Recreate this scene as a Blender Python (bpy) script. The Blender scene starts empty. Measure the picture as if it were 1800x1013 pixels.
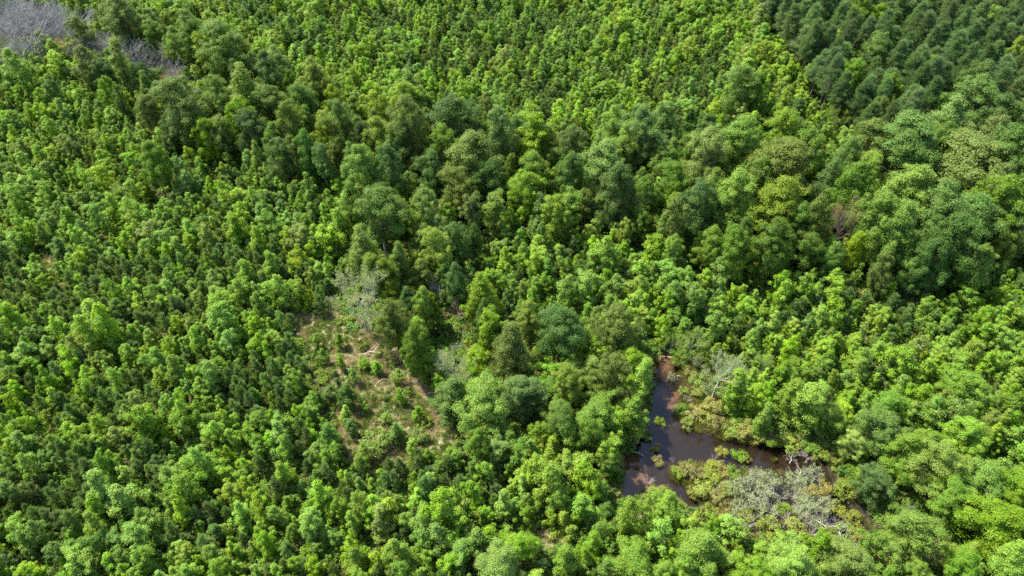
import bpy, math, random
import numpy as np
from math import radians as R

# ------------------------------------------------------------------ camera, sky, sun, exposure
scene = bpy.context.scene
COL = scene.collection
CAM_H, PITCH, HFOV = 120.0, R(43), R(70)
cam_data = bpy.data.cameras.new('camera')
cam_data.angle = HFOV
cam_data.clip_end = 6000
cam = bpy.data.objects.new('camera', cam_data)
COL.objects.link(cam)
cam.location = (0, 0, CAM_H)
cam.rotation_euler = (math.pi / 2 - PITCH, 0, 0)
scene.camera = cam

SUN_EL, SUN_AZ = R(57), R(-59)                 # azimuth clockwise from +Y: sun stands to the left and ahead
world = bpy.data.worlds.new('World')
scene.world = world
world.use_nodes = True
wn = world.node_tree
sky = wn.nodes.new('ShaderNodeTexSky')
sky.sky_type = 'NISHITA'
sky.sun_disc = False
sky.sun_elevation = SUN_EL
sky.sun_rotation = SUN_AZ
wn.nodes['Background'].inputs['Strength'].default_value = 0.15
wn.links.new(sky.outputs['Color'], wn.nodes['Background'].inputs['Color'])

sun_data = bpy.data.lights.new('sun', 'SUN')
sun_data.energy = 4.7
sun_data.angle = R(0.53)
sun_data.color = (1.0, 0.955, 0.87)
sun = bpy.data.objects.new('sun', sun_data)
COL.objects.link(sun)
sun.location = (-200, 150, 300)
sun.rotation_euler = (math.pi / 2 - SUN_EL, 0, math.pi - SUN_AZ)

scene.view_settings.view_transform = 'Standard'
scene.view_settings.look = 'None'
scene.view_settings.exposure = 1.5
scene.view_settings.gamma = 1.0
scene.view_settings.use_curve_mapping = False
scene.render.engine = 'CYCLES'
scene.cycles.max_bounces = 6
scene.cycles.diffuse_bounces = 3
scene.cycles.transmission_bounces = 3
scene.cycles.transparent_max_bounces = 6
scene.cycles.use_denoising = False
scene.render.filter_size = 1.3 if hasattr(scene.render, 'filter_size') else 1.5

rng = np.random.default_rng(7)
random.seed(7)

# ------------------------------------------------------------------ photograph pixel (1800 x 1013) <-> place
FPX = 900 / math.tan(HFOV / 2)
CP, SP = math.cos(PITCH), math.sin(PITCH)


def at(px, py, z=0.0):
    """The point of the level z that is seen at a pixel of the photograph."""
    dx, dy = (px - 900) / FPX, -(py - 506.5) / FPX
    wx, wy, wz = dx, CP + dy * SP, -SP + dy * CP
    t = (z - CAM_H) / wz
    return wx * t, wy * t


def pix(x, y, z):
    dz = z - CAM_H
    depth = y * CP - dz * SP
    return 900 + FPX * x / depth, 506.5 - FPX * (y * SP + dz * CP) / depth


def slant(x, y, z=0):
    return np.sqrt(x * x + y * y + (CAM_H - z) ** 2)


def inside(px, py, poly):
    px, py = np.asarray(px, float), np.asarray(py, float)
    r = np.zeros(px.shape, bool)
    n = len(poly)
    for i in range(n):
        x0, y0 = poly[i]
        x1, y1 = poly[(i + 1) % n]
        if y0 == y1:
            continue
        c = ((y0 > py) != (y1 > py)) & (px < (x1 - x0) * (py - y0) / (y1 - y0) + x0)
        r ^= c
    return r


def poly_dist(x, y, poly):
    """Signed distance to a polygon's outline, negative inside."""
    d = np.full(np.shape(x), 1e9)
    n = len(poly)
    for i in range(n):
        ax, ay = poly[i]
        bx, by = poly[(i + 1) % n]
        ex, ey = bx - ax, by - ay
        t = np.clip(((x - ax) * ex + (y - ay) * ey) / (ex * ex + ey * ey + 1e-9), 0, 1)
        d = np.minimum(d, np.hypot(x - ax - t * ex, y - ay - t * ey))
    return np.where(inside(x, y, poly), -d, d)


_NOISE = np.random.default_rng(99).random((64, 64))


def vnoise(x, y, scale):
    """Smooth value noise 0..1 over the ground."""
    u, v = np.asarray(x) / scale + 500.3, np.asarray(y) / scale + 300.7
    i, j = np.floor(u).astype(int), np.floor(v).astype(int)
    a, b = u - i, v - j
    a, b = a * a * (3 - 2 * a), b * b * (3 - 2 * b)
    n = lambda p, q: _NOISE[p % 64, q % 64]
    return (n(i, j) * (1 - a) + n(i + 1, j) * a) * (1 - b) + (n(i, j + 1) * (1 - a) + n(i + 1, j + 1) * a) * b


def fbm(x, y, s):
    return vnoise(x, y, s) * .55 + vnoise(x + 31, y - 17, s * .47) * .3 + vnoise(x - 9, y + 53, s * .21) * .15


def smooth(a, b, v):
    t = np.clip((v - a) / (b - a), 0, 1)
    return t * t * (3 - 2 * t)


# ------------------------------------------------------------------ zones, traced in photograph pixels, kept as ground polygons
def ground_poly(pts, z=0.0):
    return [at(x, y, z) for x, y in pts]


PINE = [(1330, -150), (1345, 10), (1385, 75), (1425, 125), (1500, 195), (1560, 235), (1640, 205), (1750, 190), (2100, 180), (2100, -150)]
BAND = [(120, 20), (200, 20), (330, 60), (400, 90), (520, 135), (600, 175), (700, 200), (900, 215), (1080, 225), (1200, 235),
        (1260, 262), (1400, 265), (1470, 300), (1540, 278), (1560, 235), (1640, 205), (1750, 190), (2100, 180),
        (2100, 430), (1780, 450), (1700, 475), (1640, 500), (1500, 480), (1300, 470), (1200, 450), (1080, 400), (1000, 370), (880, 370),
        (850, 410), (800, 440), (830, 500), (870, 560), (1000, 560), (1100, 580), (1140, 640), (1120, 700), (1090, 760), (1030, 790),
        (940, 750), (880, 790), (770, 760), (740, 670), (690, 590), (600, 545), (600, 480), (620, 420), (600, 340), (520, 310),
        (420, 280), (300, 250), (200, 190), (130, 100)]
LOWER = [(1290, 640), (1340, 650), (1440, 690), (1560, 700), (1640, 760), (1760, 800), (1990, 780), (2050, 1200), (1080, 1200),
         (1120, 1000), (1250, 945), (1450, 975), (1545, 920), (1500, 830), (1440, 735), (1330, 700)]
CLEARING = ground_poly([(500, 552), (560, 570), (620, 590), (705, 596), (735, 650), (770, 705), (800, 760), (800, 815), (730, 830),
                        (660, 850), (610, 825), (585, 745), (575, 680), (532, 605)])
WETLAND = ground_poly([(1138, 622), (1190, 615), (1240, 665), (1300, 705), (1340, 760), (1400, 778), (1450, 800), (1480, 850), (1535, 900),
                       (1540, 955), (1460, 962), (1330, 938), (1250, 908), (1215, 908), (1190, 885), (1130, 882), (1088, 890), (1092, 800),
                       (1130, 750), (1143, 690)])
CHANNEL = ground_poly([(1148, 634), (1168, 626), (1192, 640), (1190, 668), (1194, 690), (1187, 712), (1180, 724), (1194, 745), (1218, 758),
                       (1252, 770), (1292, 784), (1345, 786), (1405, 796), (1446, 815), (1455, 848), (1428, 850), (1392, 826), (1340, 822),
                       (1296, 822), (1262, 814), (1226, 812), (1190, 812), (1172, 822), (1170, 838), (1192, 855), (1214, 874), (1226, 896),
                       (1206, 893), (1190, 872), (1168, 852), (1140, 850), (1122, 868), (1102, 884), (1096, 858), (1106, 838), (1096, 802),
                       (1116, 784), (1136, 748), (1143, 718), (1144, 688), (1147, 660)])
POOLS = [ground_poly(p) for p in (
    [(1360, 850), (1400, 846), (1408, 880), (1372, 900), (1345, 888)],
    [(1440, 858), (1480, 880), (1510, 920), (1500, 950), (1450, 945), (1430, 905)],
    [(1290, 888), (1330, 880), (1350, 900), (1320, 910)],
    [(1410, 905), (1440, 915), (1445, 950), (1415, 940)])]
# small bare or grassy openings: pixel x, y, half width, half height
OPENINGS = [(68, 470, 34, 12), (98, 494, 26, 10), (1480, 604, 62, 10), (1236, 590, 42, 10), (895, 945, 30, 14), (960, 955, 40, 18),
            (1135, 930, 28, 30), (990, 985, 14, 16), (1225, 555, 10, 14), (535, 570, 60, 12), (770, 690, 22, 8), (1130, 600, 20, 8),
            (640, 790, 25, 14), (1640, 985, 26, 30), (1595, 618, 16, 8), (305, 150, 26, 14), (1220, 530, 12, 16)]
OPEN_G = []
for ox, oy, rx, ry in OPENINGS:
    a0, b0 = at(ox, oy), at(ox + rx, oy)
    c0 = at(ox, oy - ry)
    OPEN_G.append((a0[0], a0[1], math.hypot(b0[0] - a0[0], b0[1] - a0[1]), abs(c0[1] - a0[1])))


def openness(x, y):
    """1 in the grassy clearing and the small openings, 0 in the wood."""
    v = 1 - smooth(-2.0, 1.5, poly_dist(x, y, CLEARING) + (fbm(x, y, 7) - .5) * 3)
    for ox, oy, rx, ry in OPEN_G:
        q = np.hypot((x - ox) / rx, (y - oy) / ry) + (fbm(x, y, 5) - .5) * .6
        v = np.maximum(v, 1 - smooth(.75, 1.15, q))
    return v


def channel_dist(x, y):
    d = poly_dist(x, y, CHANNEL)
    for p in POOLS:
        d = np.minimum(d, poly_dist(x, y, p) + 1.2 * (fbm(x, y, 3.0) - .3))
    return d - .8 + (fbm(x, y, 2.2) - .5) * 1.0


WET_PX = [pix(x_, y_, 0) for x_, y_ in WETLAND]
CLEAR_PX = [(505, 560), (600, 590), (700, 600), (735, 660), (765, 720), (785, 790), (700, 805), (630, 805), (590, 740), (560, 670)]


# crowns of striking single trees: pixel centre and width
RESERVED = [(635, 540, 100), (1265, 665, 66), (798, 650, 60), (1475, 410, 54), (805, 548, 36), (1595, 925, 90)]


def hides_open(x, y, top):
    """Would a plant of this height stand in front of the pond, the marsh or the clearing?"""
    a, b = pix(x, y, top)
    r = inside(a, b, WET_PX) | inside(a, b, CLEAR_PX)
    for cx_, cy_, w_ in RESERVED:
        r = r | (np.hypot(a - cx_, b - cy_) < w_ * .55)
    return r


def height(x, y):
    x, y = np.asarray(x, float), np.asarray(y, float)
    dw = poly_dist(x, y, WETLAND)
    base = .45 + 3.2 * smooth(.3, .8, fbm(x, y, 95)) * smooth(4, 45, dw) + .35 * fbm(x, y, 11)
    near = dw < 8
    out = base.copy()
    if np.any(near):
        xs, ys = x[near], y[near]
        c = channel_dist(xs, ys)
        w = .10 + .38 * fbm(xs, ys, 4.5)
        t = smooth(-1.5, 3.5, dw[near])
        land = w * (1 - t) + base[near] * t
        k = smooth(-3.0, 1.0, c)
        out[near] = -0.75 * (1 - k) + land * k - .06
    return out


def h1(x, y):
    return float(height(np.array([x]), np.array([y]))[0])


# ------------------------------------------------------------------ materials
def nodes_of(name):
    m = bpy.data.materials.new(name)
    m.use_nodes = True
    t = m.node_tree
    t.nodes.clear()
    return m, t, t.nodes, t.links


def N(t, kind, **kw):
    n = t.nodes.new(kind)
    for k, v in kw.items():
        if k in n.bl_rna.properties:
            setattr(n, k, v)
        else:
            n.inputs[k].default_value = v
    return n


def math_node(t, op, a, b=None):
    n = t.nodes.new('ShaderNodeMath')
    n.operation = op
    for i, v in enumerate((a, b)):
        if v is None:
            continue
        if isinstance(v, (int, float)):
            n.inputs[i].default_value = v
        else:
            t.links.new(v, n.inputs[i])
    return n.outputs[0]


def leaf_material(name, trans, spec, rough, var):
    """Leaves: the object's own colour, varied a little from plant to plant and from leaf to leaf."""
    m, t, n, l = nodes_of(name)
    oi = n.new('ShaderNodeObjectInfo')
    at_ = N(t, 'ShaderNodeAttribute', attribute_name='leaf_var')
    own = N(t, 'ShaderNodeAttribute', attribute_name='color', attribute_type='INSTANCER')
    hsv = n.new('ShaderNodeHueSaturation')
    l.new(own.outputs['Color'], hsv.inputs['Color'])
    hue = math_node(t, 'ADD', math_node(t, 'MULTIPLY', oi.outputs['Random'], .016), .494)
    hue = math_node(t, 'ADD', hue, math_node(t, 'MULTIPLY', at_.outputs['Fac'], -.016))
    geo = n.new('ShaderNodeNewGeometry')
    patch = N(t, 'ShaderNodeTexNoise', Scale=.45, Detail=2.0)
    l.new(geo.outputs['Position'], patch.inputs['Vector'])
    hue = math_node(t, 'ADD', hue, math_node(t, 'MULTIPLY', math_node(t, 'SUBTRACT', patch.outputs[0], .5), .05))
    l.new(hue, hsv.inputs['Hue'])
    rnd2 = math_node(t, 'FRACT', math_node(t, 'MULTIPLY', oi.outputs['Random'], 17.31))
    sat = math_node(t, 'ADD', math_node(t, 'MULTIPLY', rnd2, .14), .95)
    l.new(sat, hsv.inputs['Saturation'])
    rnd3 = math_node(t, 'FRACT', math_node(t, 'MULTIPLY', oi.outputs['Random'], 41.7))
    val = math_node(t, 'ADD', math_node(t, 'MULTIPLY', rnd3, .40), .80)
    lv = math_node(t, 'ADD', math_node(t, 'MULTIPLY', at_.outputs['Fac'], var), 1 - var / 2)
    l.new(math_node(t, 'MULTIPLY', val, lv), hsv.inputs['Value'])
    p = N(t, 'ShaderNodeBsdfPrincipled', Roughness=rough)
    p.inputs['Specular IOR Level'].default_value = spec
    l.new(hsv.outputs[0], p.inputs['Base Color'])
    tr = n.new('ShaderNodeBsdfTranslucent')
    tint = N(t, 'ShaderNodeMixRGB', blend_type='MULTIPLY')
    tint.inputs[0].default_value = 1
    tint.inputs[2].default_value = (trans * 1.22, trans, trans * .75, 1)
    l.new(hsv.outputs[0], tint.inputs[1])
    l.new(tint.outputs[0], tr.inputs[0])
    # a leaf both reflects and passes light on
    sm = n.new('ShaderNodeAddShader')
    l.new(p.outputs[0], sm.inputs[0])
    l.new(tr.outputs[0], sm.inputs[1])
    o = n.new('ShaderNodeOutputMaterial')
    l.new(sm.outputs[0], o.inputs[0])
    return m


def bark_material():
    m, t, n, l = nodes_of('bark')
    oi = n.new('ShaderNodeObjectInfo')
    tc = n.new('ShaderNodeTexCoord')
    no = N(t, 'ShaderNodeTexNoise', Scale=2.5, Detail=6.0)
    mp = n.new('ShaderNodeMapping')
    mp.inputs['Scale'].default_value = (2.5, 2.5, .6)
    l.new(tc.outputs['Object'], mp.inputs[0])
    l.new(mp.outputs[0], no.inputs['Vector'])
    hsv = n.new('ShaderNodeHueSaturation')
    l.new(oi.outputs['Color'], hsv.inputs['Color'])
    l.new(math_node(t, 'ADD', math_node(t, 'MULTIPLY', no.outputs[0], 1.2), .4), hsv.inputs['Value'])
    p = N(t, 'ShaderNodeBsdfPrincipled', Roughness=.85)
    p.inputs['Specular IOR Level'].default_value = .2
    l.new(hsv.outputs[0], p.inputs['Base Color'])
    bp = N(t, 'ShaderNodeBump', Strength=.5, Distance=.05)
    l.new(no.outputs[0], bp.inputs['Height'])
    l.new(bp.outputs[0], p.inputs['Normal'])
    o = n.new('ShaderNodeOutputMaterial')
    l.new(p.outputs[0], o.inputs[0])
    return m


def ramp(t, fac, stops):
    r = t.nodes.new('ShaderNodeValToRGB')
    e = r.color_ramp.elements
    while len(e) < len(stops):
        e.new(.5)
    for k, (p, c) in enumerate(stops):
        e[k].position = p
        e[k].color = (*c, 1)
    t.links.new(fac, r.inputs[0])
    return r.outputs[0]


def ground_material():
    m, t, n, l = nodes_of('woodland_ground')
    geo = n.new('ShaderNodeNewGeometry')
    mk = lambda s, d: (lambda q: (l.new(geo.outputs['Position'], q.inputs['Vector']), q.outputs[0])[1])(N(t, 'ShaderNodeTexNoise', Scale=s, Detail=d, Roughness=.65))
    big, mid, fine = mk(.12, 5.0), mk(.7, 6.0), mk(3.2, 5.0)
    litter = ramp(t, mid, [(.3, (.030, .030, .014)), (.5, (.052, .054, .024)), (.62, (.050, .080, .020)), (.75, (.066, .072, .030))])
    dry = ramp(t, fine, [(.25, (.085, .085, .033)), (.42, (.165, .150, .075)), (.58, (.27, .235, .145)), (.75, (.35, .30, .20))])
    green = ramp(t, fine, [(.3, (.06, .085, .018)), (.7, (.15, .165, .045))])
    gm = n.new('ShaderNodeMixRGB')
    l.new(ramp(t, mid, [(.42, (0, 0, 0)), (.60, (1, 1, 1))]), gm.inputs[0])
    l.new(dry, gm.inputs[1])
    l.new(green, gm.inputs[2])
    opn = N(t, 'ShaderNodeAttribute', attribute_name='open')
    silt = N(t, 'ShaderNodeAttribute', attribute_name='silt')
    wet = N(t, 'ShaderNodeAttribute', attribute_name='wet')
    a = n.new('ShaderNodeMixRGB')
    l.new(opn.outputs['Fac'], a.inputs[0])
    l.new(litter, a.inputs[1])
    l.new(gm.outputs[0], a.inputs[2])
    muck = ramp(t, mid, [(.3, (.014, .013, .009)), (.7, (.034, .027, .016))])
    mud = ramp(t, fine, [(.3, (.13, .084, .044)), (.7, (.20, .132, .072))])
    b = n.new('ShaderNodeMixRGB')
    l.new(silt.outputs['Fac'], b.inputs[0])
    l.new(muck, b.inputs[1])
    l.new(mud, b.inputs[2])
    c = n.new('ShaderNodeMixRGB')
    l.new(wet.outputs['Fac'], c.inputs[0])
    l.new(a.outputs[0], c.inputs[1])
    l.new(b.outputs[0], c.inputs[2])
    p = N(t, 'ShaderNodeBsdfPrincipled', Roughness=.9)
    p.inputs['Specular IOR Level'].default_value = .15
    l.new(c.outputs[0], p.inputs['Base Color'])
    bp = N(t, 'ShaderNodeBump', Strength=.7, Distance=.25)
    l.new(fine, bp.inputs['Height'])
    l.new(bp.outputs[0], p.inputs['Normal'])
    o = n.new('ShaderNodeOutputMaterial')
    l.new(p.outputs[0], o.inputs[0])
    return m


def water_material():
    m, t, n, l = nodes_of('dark_pond_water')
    geo = n.new('ShaderNodeNewGeometry')
    no = N(t, 'ShaderNodeTexNoise', Scale=1.6, Detail=4.0)
    l.new(geo.outputs['Position'], no.inputs['Vector'])
    bp = N(t, 'ShaderNodeBump', Strength=.04, Distance=.05)
    l.new(no.outputs[0], bp.inputs['Height'])
    fr = N(t, 'ShaderNodeFresnel', IOR=1.5)
    l.new(bp.outputs[0], fr.inputs['Normal'])
    gl = N(t, 'ShaderNodeBsdfGlossy', Roughness=.03)
    l.new(bp.outputs[0], gl.inputs['Normal'])
    tr = n.new('ShaderNodeBsdfTransparent')
    tr.inputs[0].default_value = (.78, .70, .64, 1)
    mx = n.new('ShaderNodeMixShader')
    l.new(fr.outputs[0], mx.inputs[0])
    l.new(tr.outputs[0], mx.inputs[1])
    l.new(gl.outputs[0], mx.inputs[2])
    o = n.new('ShaderNodeOutputMaterial')
    l.new(mx.outputs[0], o.inputs[0])
    return m


LEAF = leaf_material('broad_leaf', .92, .12, .55, .60)
NEEDLE = leaf_material('pine_needle', .55, .05, .6, .6)
GRASS = leaf_material('grass_blade', .40, .15, .6, .7)
BARK = bark_material()

# ------------------------------------------------------------------ mesh builders (numpy)


def unit(v):
    return v / (np.linalg.norm(v, axis=-1, keepdims=True) + 1e-9)


def rand_dirs(g, n):
    return unit(g.normal(size=(n, 3)))


class Geo:
    """Collects faces of one mesh: leaves (diamonds), needles (triangles) and twigs (three-sided tapered prisms)."""

    def __init__(self):
        self.v, self.f3, self.f4, self.var3, self.var4, self.n = [], [], [], [], [], 0

    def diamonds(self, c, nrm, length, width, g, axis=None):
        k = len(c)
        t = rand_dirs(g, k) if axis is None else axis + .35 * rand_dirs(g, k)
        t = unit(t - nrm * np.sum(t * nrm, 1, keepdims=True))
        b = np.cross(nrm, t)
        L, W = np.broadcast_to(length, (k,))[:, None] / 2, np.broadcast_to(width, (k,))[:, None] / 2
        v = np.stack([c - t * L, c + b * W - nrm * W * .25, c + t * L, c - b * W - nrm * W * .25], 1).reshape(-1, 3)
        i = self.n + np.arange(k)[:, None] * 4
        self.f4.append(i + np.arange(4))
        self.v.append(v)
        self.var4.append(np.repeat(g.random(k), 4))
        self.n += 4 * k

    def needles(self, base, d, length, width, g):
        k = len(base)
        s = unit(np.cross(d, rand_dirs(g, k)))
        W = np.broadcast_to(width, (k,))[:, None] / 2
        L = np.broadcast_to(length, (k,))[:, None]
        v = np.stack([base - s * W, base + s * W, base + d * L], 1).reshape(-1, 3)
        self.f3.append(self.n + np.arange(k)[:, None] * 3 + np.arange(3))
        self.v.append(v)
        self.var3.append(np.repeat(g.random(k), 3))
        self.n += 3 * k

    def twigs(self, p0, p1, r0, r1, sides=3):
        p0, p1 = np.asarray(p0, float), np.asarray(p1, float)
        k = len(p0)
        r0, r1 = np.broadcast_to(r0, (k,)), np.broadcast_to(r1, (k,))
        d = unit(p1 - p0)
        a = unit(np.cross(d, np.where(np.abs(d[:, 2:3]) < .9, [[0, 0, 1.]], [[1., 0, 0]])))
        b = np.cross(d, a)
        ang = np.arange(sides) * 2 * np.pi / sides
        ring = a[:, None] * np.cos(ang)[None, :, None] + b[:, None] * np.sin(ang)[None, :, None]
        v = np.concatenate([p0[:, None] + ring * r0[:, None, None], p1[:, None] + ring * r1[:, None, None]], 1).reshape(-1, 3)
        i = self.n + np.arange(k)[:, None] * 2 * sides
        for s in range(sides):
            s2 = (s + 1) % sides
            self.f4.append(i + np.array([[s, s2, sides + s2, sides + s]]))
            self.var4.append(np.full(k * 4, .5))
        self.v.append(v)
        self.n += 2 * sides * k

    def mesh(self, name, mats, split=None):
        """split: (geo, geo) are joined with material slots 0 and 1."""
        parts = [self] if split is None else split
        vs, l3, l4, vr3, vr4, m3, m4, off = [], [], [], [], [], [], [], 0
        for mi, p in enumerate(parts):
            if not p.v:
                continue
            vs += p.v
            for f in p.f3:
                l3.append(f + off)
                m3.append(np.full(len(f), mi))
            for f in p.f4:
                l4.append(f + off)
                m4.append(np.full(len(f), mi))
            vr3 += p.var3
            vr4 += p.var4
            off += p.n
        v = np.concatenate(vs).astype(np.float32)
        f3 = np.concatenate(l3) if l3 else np.zeros((0, 3), int)
        f4 = np.concatenate(l4) if l4 else np.zeros((0, 4), int)
        me = bpy.data.meshes.new(name)
        me.vertices.add(len(v))
        me.vertices.foreach_set('co', v.ravel())
        loops = np.concatenate([f3.ravel(), f4.ravel()]).astype(np.int32)
        me.loops.add(len(loops))
        me.loops.foreach_set('vertex_index', loops)
        starts = np.concatenate([np.arange(len(f3)) * 3, len(f3) * 3 + np.arange(len(f4)) * 4]).astype(np.int32)
        me.polygons.add(len(starts))
        me.polygons.foreach_set('loop_start', starts)
        for m in mats:
            me.materials.append(m)
        if len(mats) > 1:
            me.polygons.foreach_set('material_index', np.concatenate(m3 + m4).astype(np.int32))
        at_ = me.attributes.new('leaf_var', 'FLOAT', 'CORNER')
        vr = np.concatenate([*vr3, *vr4]) if (vr3 or vr4) else np.zeros(0)
        at_.data.foreach_set('value', vr.astype(np.float32))
        me.update(calc_edges=True)
        return me


def lumps_to_leaves(geo, g, lc, lr, per, length, width, out, sub=12, up=.35, rough=.42, squash=.8):
    """Leaves in clusters over the outside of rounded lumps."""
    for c, r, o in zip(lc, lr, out):
        k = max(8, int(per * g.uniform(.75, 1.25)))
        sd = unit(rand_dirs(g, sub) + .55 * o + [0, 0, .45])
        si = g.integers(0, sub, k)
        reach = g.uniform(.72, 1.32, sub)
        d = unit(sd[si] + .36 * g.normal(size=(k, 3)))
        rad = r * (.45 + .70 * g.random(k) ** .7) * reach[si]
        pos = c + d * rad[:, None] * [1, 1, squash]
        nrm = unit(d + rough * g.normal(size=(k, 3)) + [0, 0, up])
        geo.diamonds(pos, nrm, length * g.uniform(.7, 1.3, k), width * g.uniform(.7, 1.3, k), g)


def trunk_tube(geo, g, H, r, bend=.3, sides=6, segs=6):
    z = np.linspace(-.3, H, segs + 1)
    off = np.cumsum(g.normal(size=(segs + 1, 2)) * bend / segs, 0)
    off -= off[0]
    p = np.column_stack([off, z])
    rr = r * (1 - .82 * np.linspace(0, 1, segs + 1))
    rr[0] *= 1.35
    geo.twigs(p[:-1], p[1:], rr[:-1], rr[1:], sides)
    return p


def on_trunk(p, z):
    return np.column_stack([np.interp(z, p[:, 2], p[:, 0]), np.interp(z, p[:, 2], p[:, 1]), z])


def broadleaf(seed, H, Rad, base, nl, lr, per, leaf, form='oval', limb_r=.09, trunk_r=.2, fill=.15):
    """One broadleaf tree: (crown geo, trunk geo)."""
    g = np.random.default_rng(seed)
    crown, wood = Geo(), Geo()
    tp = trunk_tube(wood, g, H * .86, trunk_r, bend=H * .05)
    zz = g.random(nl * 4)
    pp_ = g.random(nl * 4) * 2 * np.pi
    holes = [(g.uniform(.1, .85), g.random() * 6.283, g.uniform(.13, .24)) for _ in range(6)]
    keep = []
    for s, pa in zip(zz, pp_):
        if any(math.hypot(s - hs, math.sin((pa - hp) / 2) * 1.1) < hr for hs, hp, hr in holes):
            continue
        f = {'oval': math.sin(math.pi * min(1, .12 + .88 * s) ** .85) ** .6, 'dome': math.sqrt(max(.02, 1 - (max(0, s - .25) / .78) ** 2)) * (.72 + .28 * min(1, s / .25)),
             'cone': (1 - s) ** .75 * .95 + .08, 'column': .75 + .25 * math.sin(math.pi * s)}[form]
        if g.random() < f ** 1.0:
            keep.append((s, f, pa))
        if len(keep) == nl:
            break
    s = np.array([k[0] for k in keep])
    f = np.array([k[1] for k in keep])
    n = len(s)
    ph = np.array([k[2] for k in keep])
    a1, a2, a3 = g.random(3) * 6.28
    ang = 1 + .26 * np.sin(2 * ph + a1 + 2 * s) + .16 * np.sin(3 * ph + a2) + .10 * np.sin(5 * ph + a3 + 7 * s)
    rr = Rad * f * ang * (g.random(n) ** .5)
    z = H * (base + (1 - base) * s)
    rad = lr * g.uniform(.55, 1.4, n)
    rr = np.maximum(0, rr - rad * .45)
    mid = on_trunk(tp, z)
    c = np.column_stack([mid[:, 0] + rr * np.cos(ph), mid[:, 1] + rr * np.sin(ph), z + g.normal(size=n) * lr * .3 - rad * .3])
    ctr = np.array([0, 0, H * (base + (1 - base) * .4)])
    out = unit(c - ctr)
    lumps_to_leaves(crown, g, c, rad, per, leaf, leaf * .62, out)
    k = int(n * per * fill)
    if k:
        i = g.integers(0, n, k)
        q = mid[i] + (c[i] - mid[i]) * g.random((k, 1)) ** .6 + g.normal(size=(k, 3)) * lr * .4
        crown.diamonds(q, rand_dirs(g, k), leaf, leaf * .6, g)
    pick = np.arange(n)
    g.shuffle(pick)
    pick = pick[: max(6, n // 3)]
    zs = np.maximum(H * base * .55, c[pick, 2] - rr[pick] * .7 - rad[pick] * .3)
    st = on_trunk(tp, np.minimum(zs, H * .8))
    wood.twigs(st, c[pick], limb_r * (1.1 - .7 * zs / H), limb_r * .25, 3)
    return crown, wood


def young_pine(seed, H=5.5, Rad=1.45):
    g = np.random.default_rng(seed)
    crown, wood = Geo(), Geo()
    tp = trunk_tube(wood, g, H * .95, .07, bend=.2, segs=4)
    P, D, L = [], [], []
    z = .5
    while z < H:
        f = 1 - z / (H + .5)
        for _ in range(int(g.integers(4, 7))):
            a = g.random() * 6.283
            ln = Rad * (f ** .95) * g.uniform(.5, 1.2) + .10
            o = np.array([math.cos(a), math.sin(a), 0])
            p0 = on_trunk(tp, np.array([z]))[0]
            tip = p0 + o * ln + [0, 0, ln * g.uniform(.25, .65)]
            wood.twigs([p0], [tip], .022, .008)
            m = int(3 + ln * 4)
            for q in np.linspace(.35, 1.05, m):
                P.append(p0 + (tip - p0) * q + [0, 0, .12 * q * q])
                D.append(unit(o * .40 + np.array([0, 0, .95])))
        z += g.uniform(.30, .48)
    for q in np.linspace(H * .9, H + .25, 4):
        P.append(on_trunk(tp, np.array([min(q, H)]))[0] + [0, 0, max(0, q - H)])
        D.append(np.array([0, 0, 1.]))
    P, D = np.array(P), np.array(D)
    k = 15
    b = np.repeat(P, k, 0) + g.normal(size=(len(P) * k, 3)) * .07
    d = unit(np.repeat(D, k, 0) + .42 * g.normal(size=(len(P) * k, 3)))
    crown.needles(b, d, .42 * g.uniform(.7, 1.25, len(b)), .055, g)
    return crown, wood


def tall_pine(seed, H=20, Rad=3.0, base=.45):
    g = np.random.default_rng(seed)
    crown, wood = Geo(), Geo()
    tp = trunk_tube(wood, g, H * .97, .22, bend=.8)
    P, D = [], []
    for _ in range(100):
        s = g.random()
        z = H * (base + (1 - base) * s)
        f = min(1, .55 + s * 2) * (1 - s) ** .85 + .05
        a = g.random() * 6.283
        ln = Rad * f * g.uniform(.55, 1.15) + .3
        o = np.array([math.cos(a), math.sin(a), 0])
        p0 = on_trunk(tp, np.array([z]))[0]
        tip = p0 + o * ln + [0, 0, ln * g.uniform(-.05, .45)]
        wood.twigs([p0], [tip], .06, .02)
        m = int(3 + ln * 2.2)
        side = np.array([-o[1], o[0], 0])
        for q in np.linspace(.4, 1.05, m):
            for w in (-.5, 0, .5):
                P.append(p0 + (tip - p0) * q + side * w * g.uniform(.2, 1.0) * (1.15 - .5 * q) + g.normal(size=3) * .12)
                D.append(o * .6 + side * w + [0, 0, .7])
    for q in np.linspace(H * .92, H + .3, 6):
        P.append(np.append(tp[-1][:2], q) + g.normal(size=3) * .15)
        D.append(np.array([0, 0, 1.]))
    P, D = np.array(P), unit(np.array(D))
    k = 11
    b = np.repeat(P, k, 0) + g.normal(size=(len(P) * k, 3)) * .22
    d = unit(np.repeat(D, k, 0) + .75 * g.normal(size=(len(P) * k, 3)))
    crown.needles(b, d, .44 * g.uniform(.7, 1.25, len(b)), .085, g)
    return crown, wood


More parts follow.
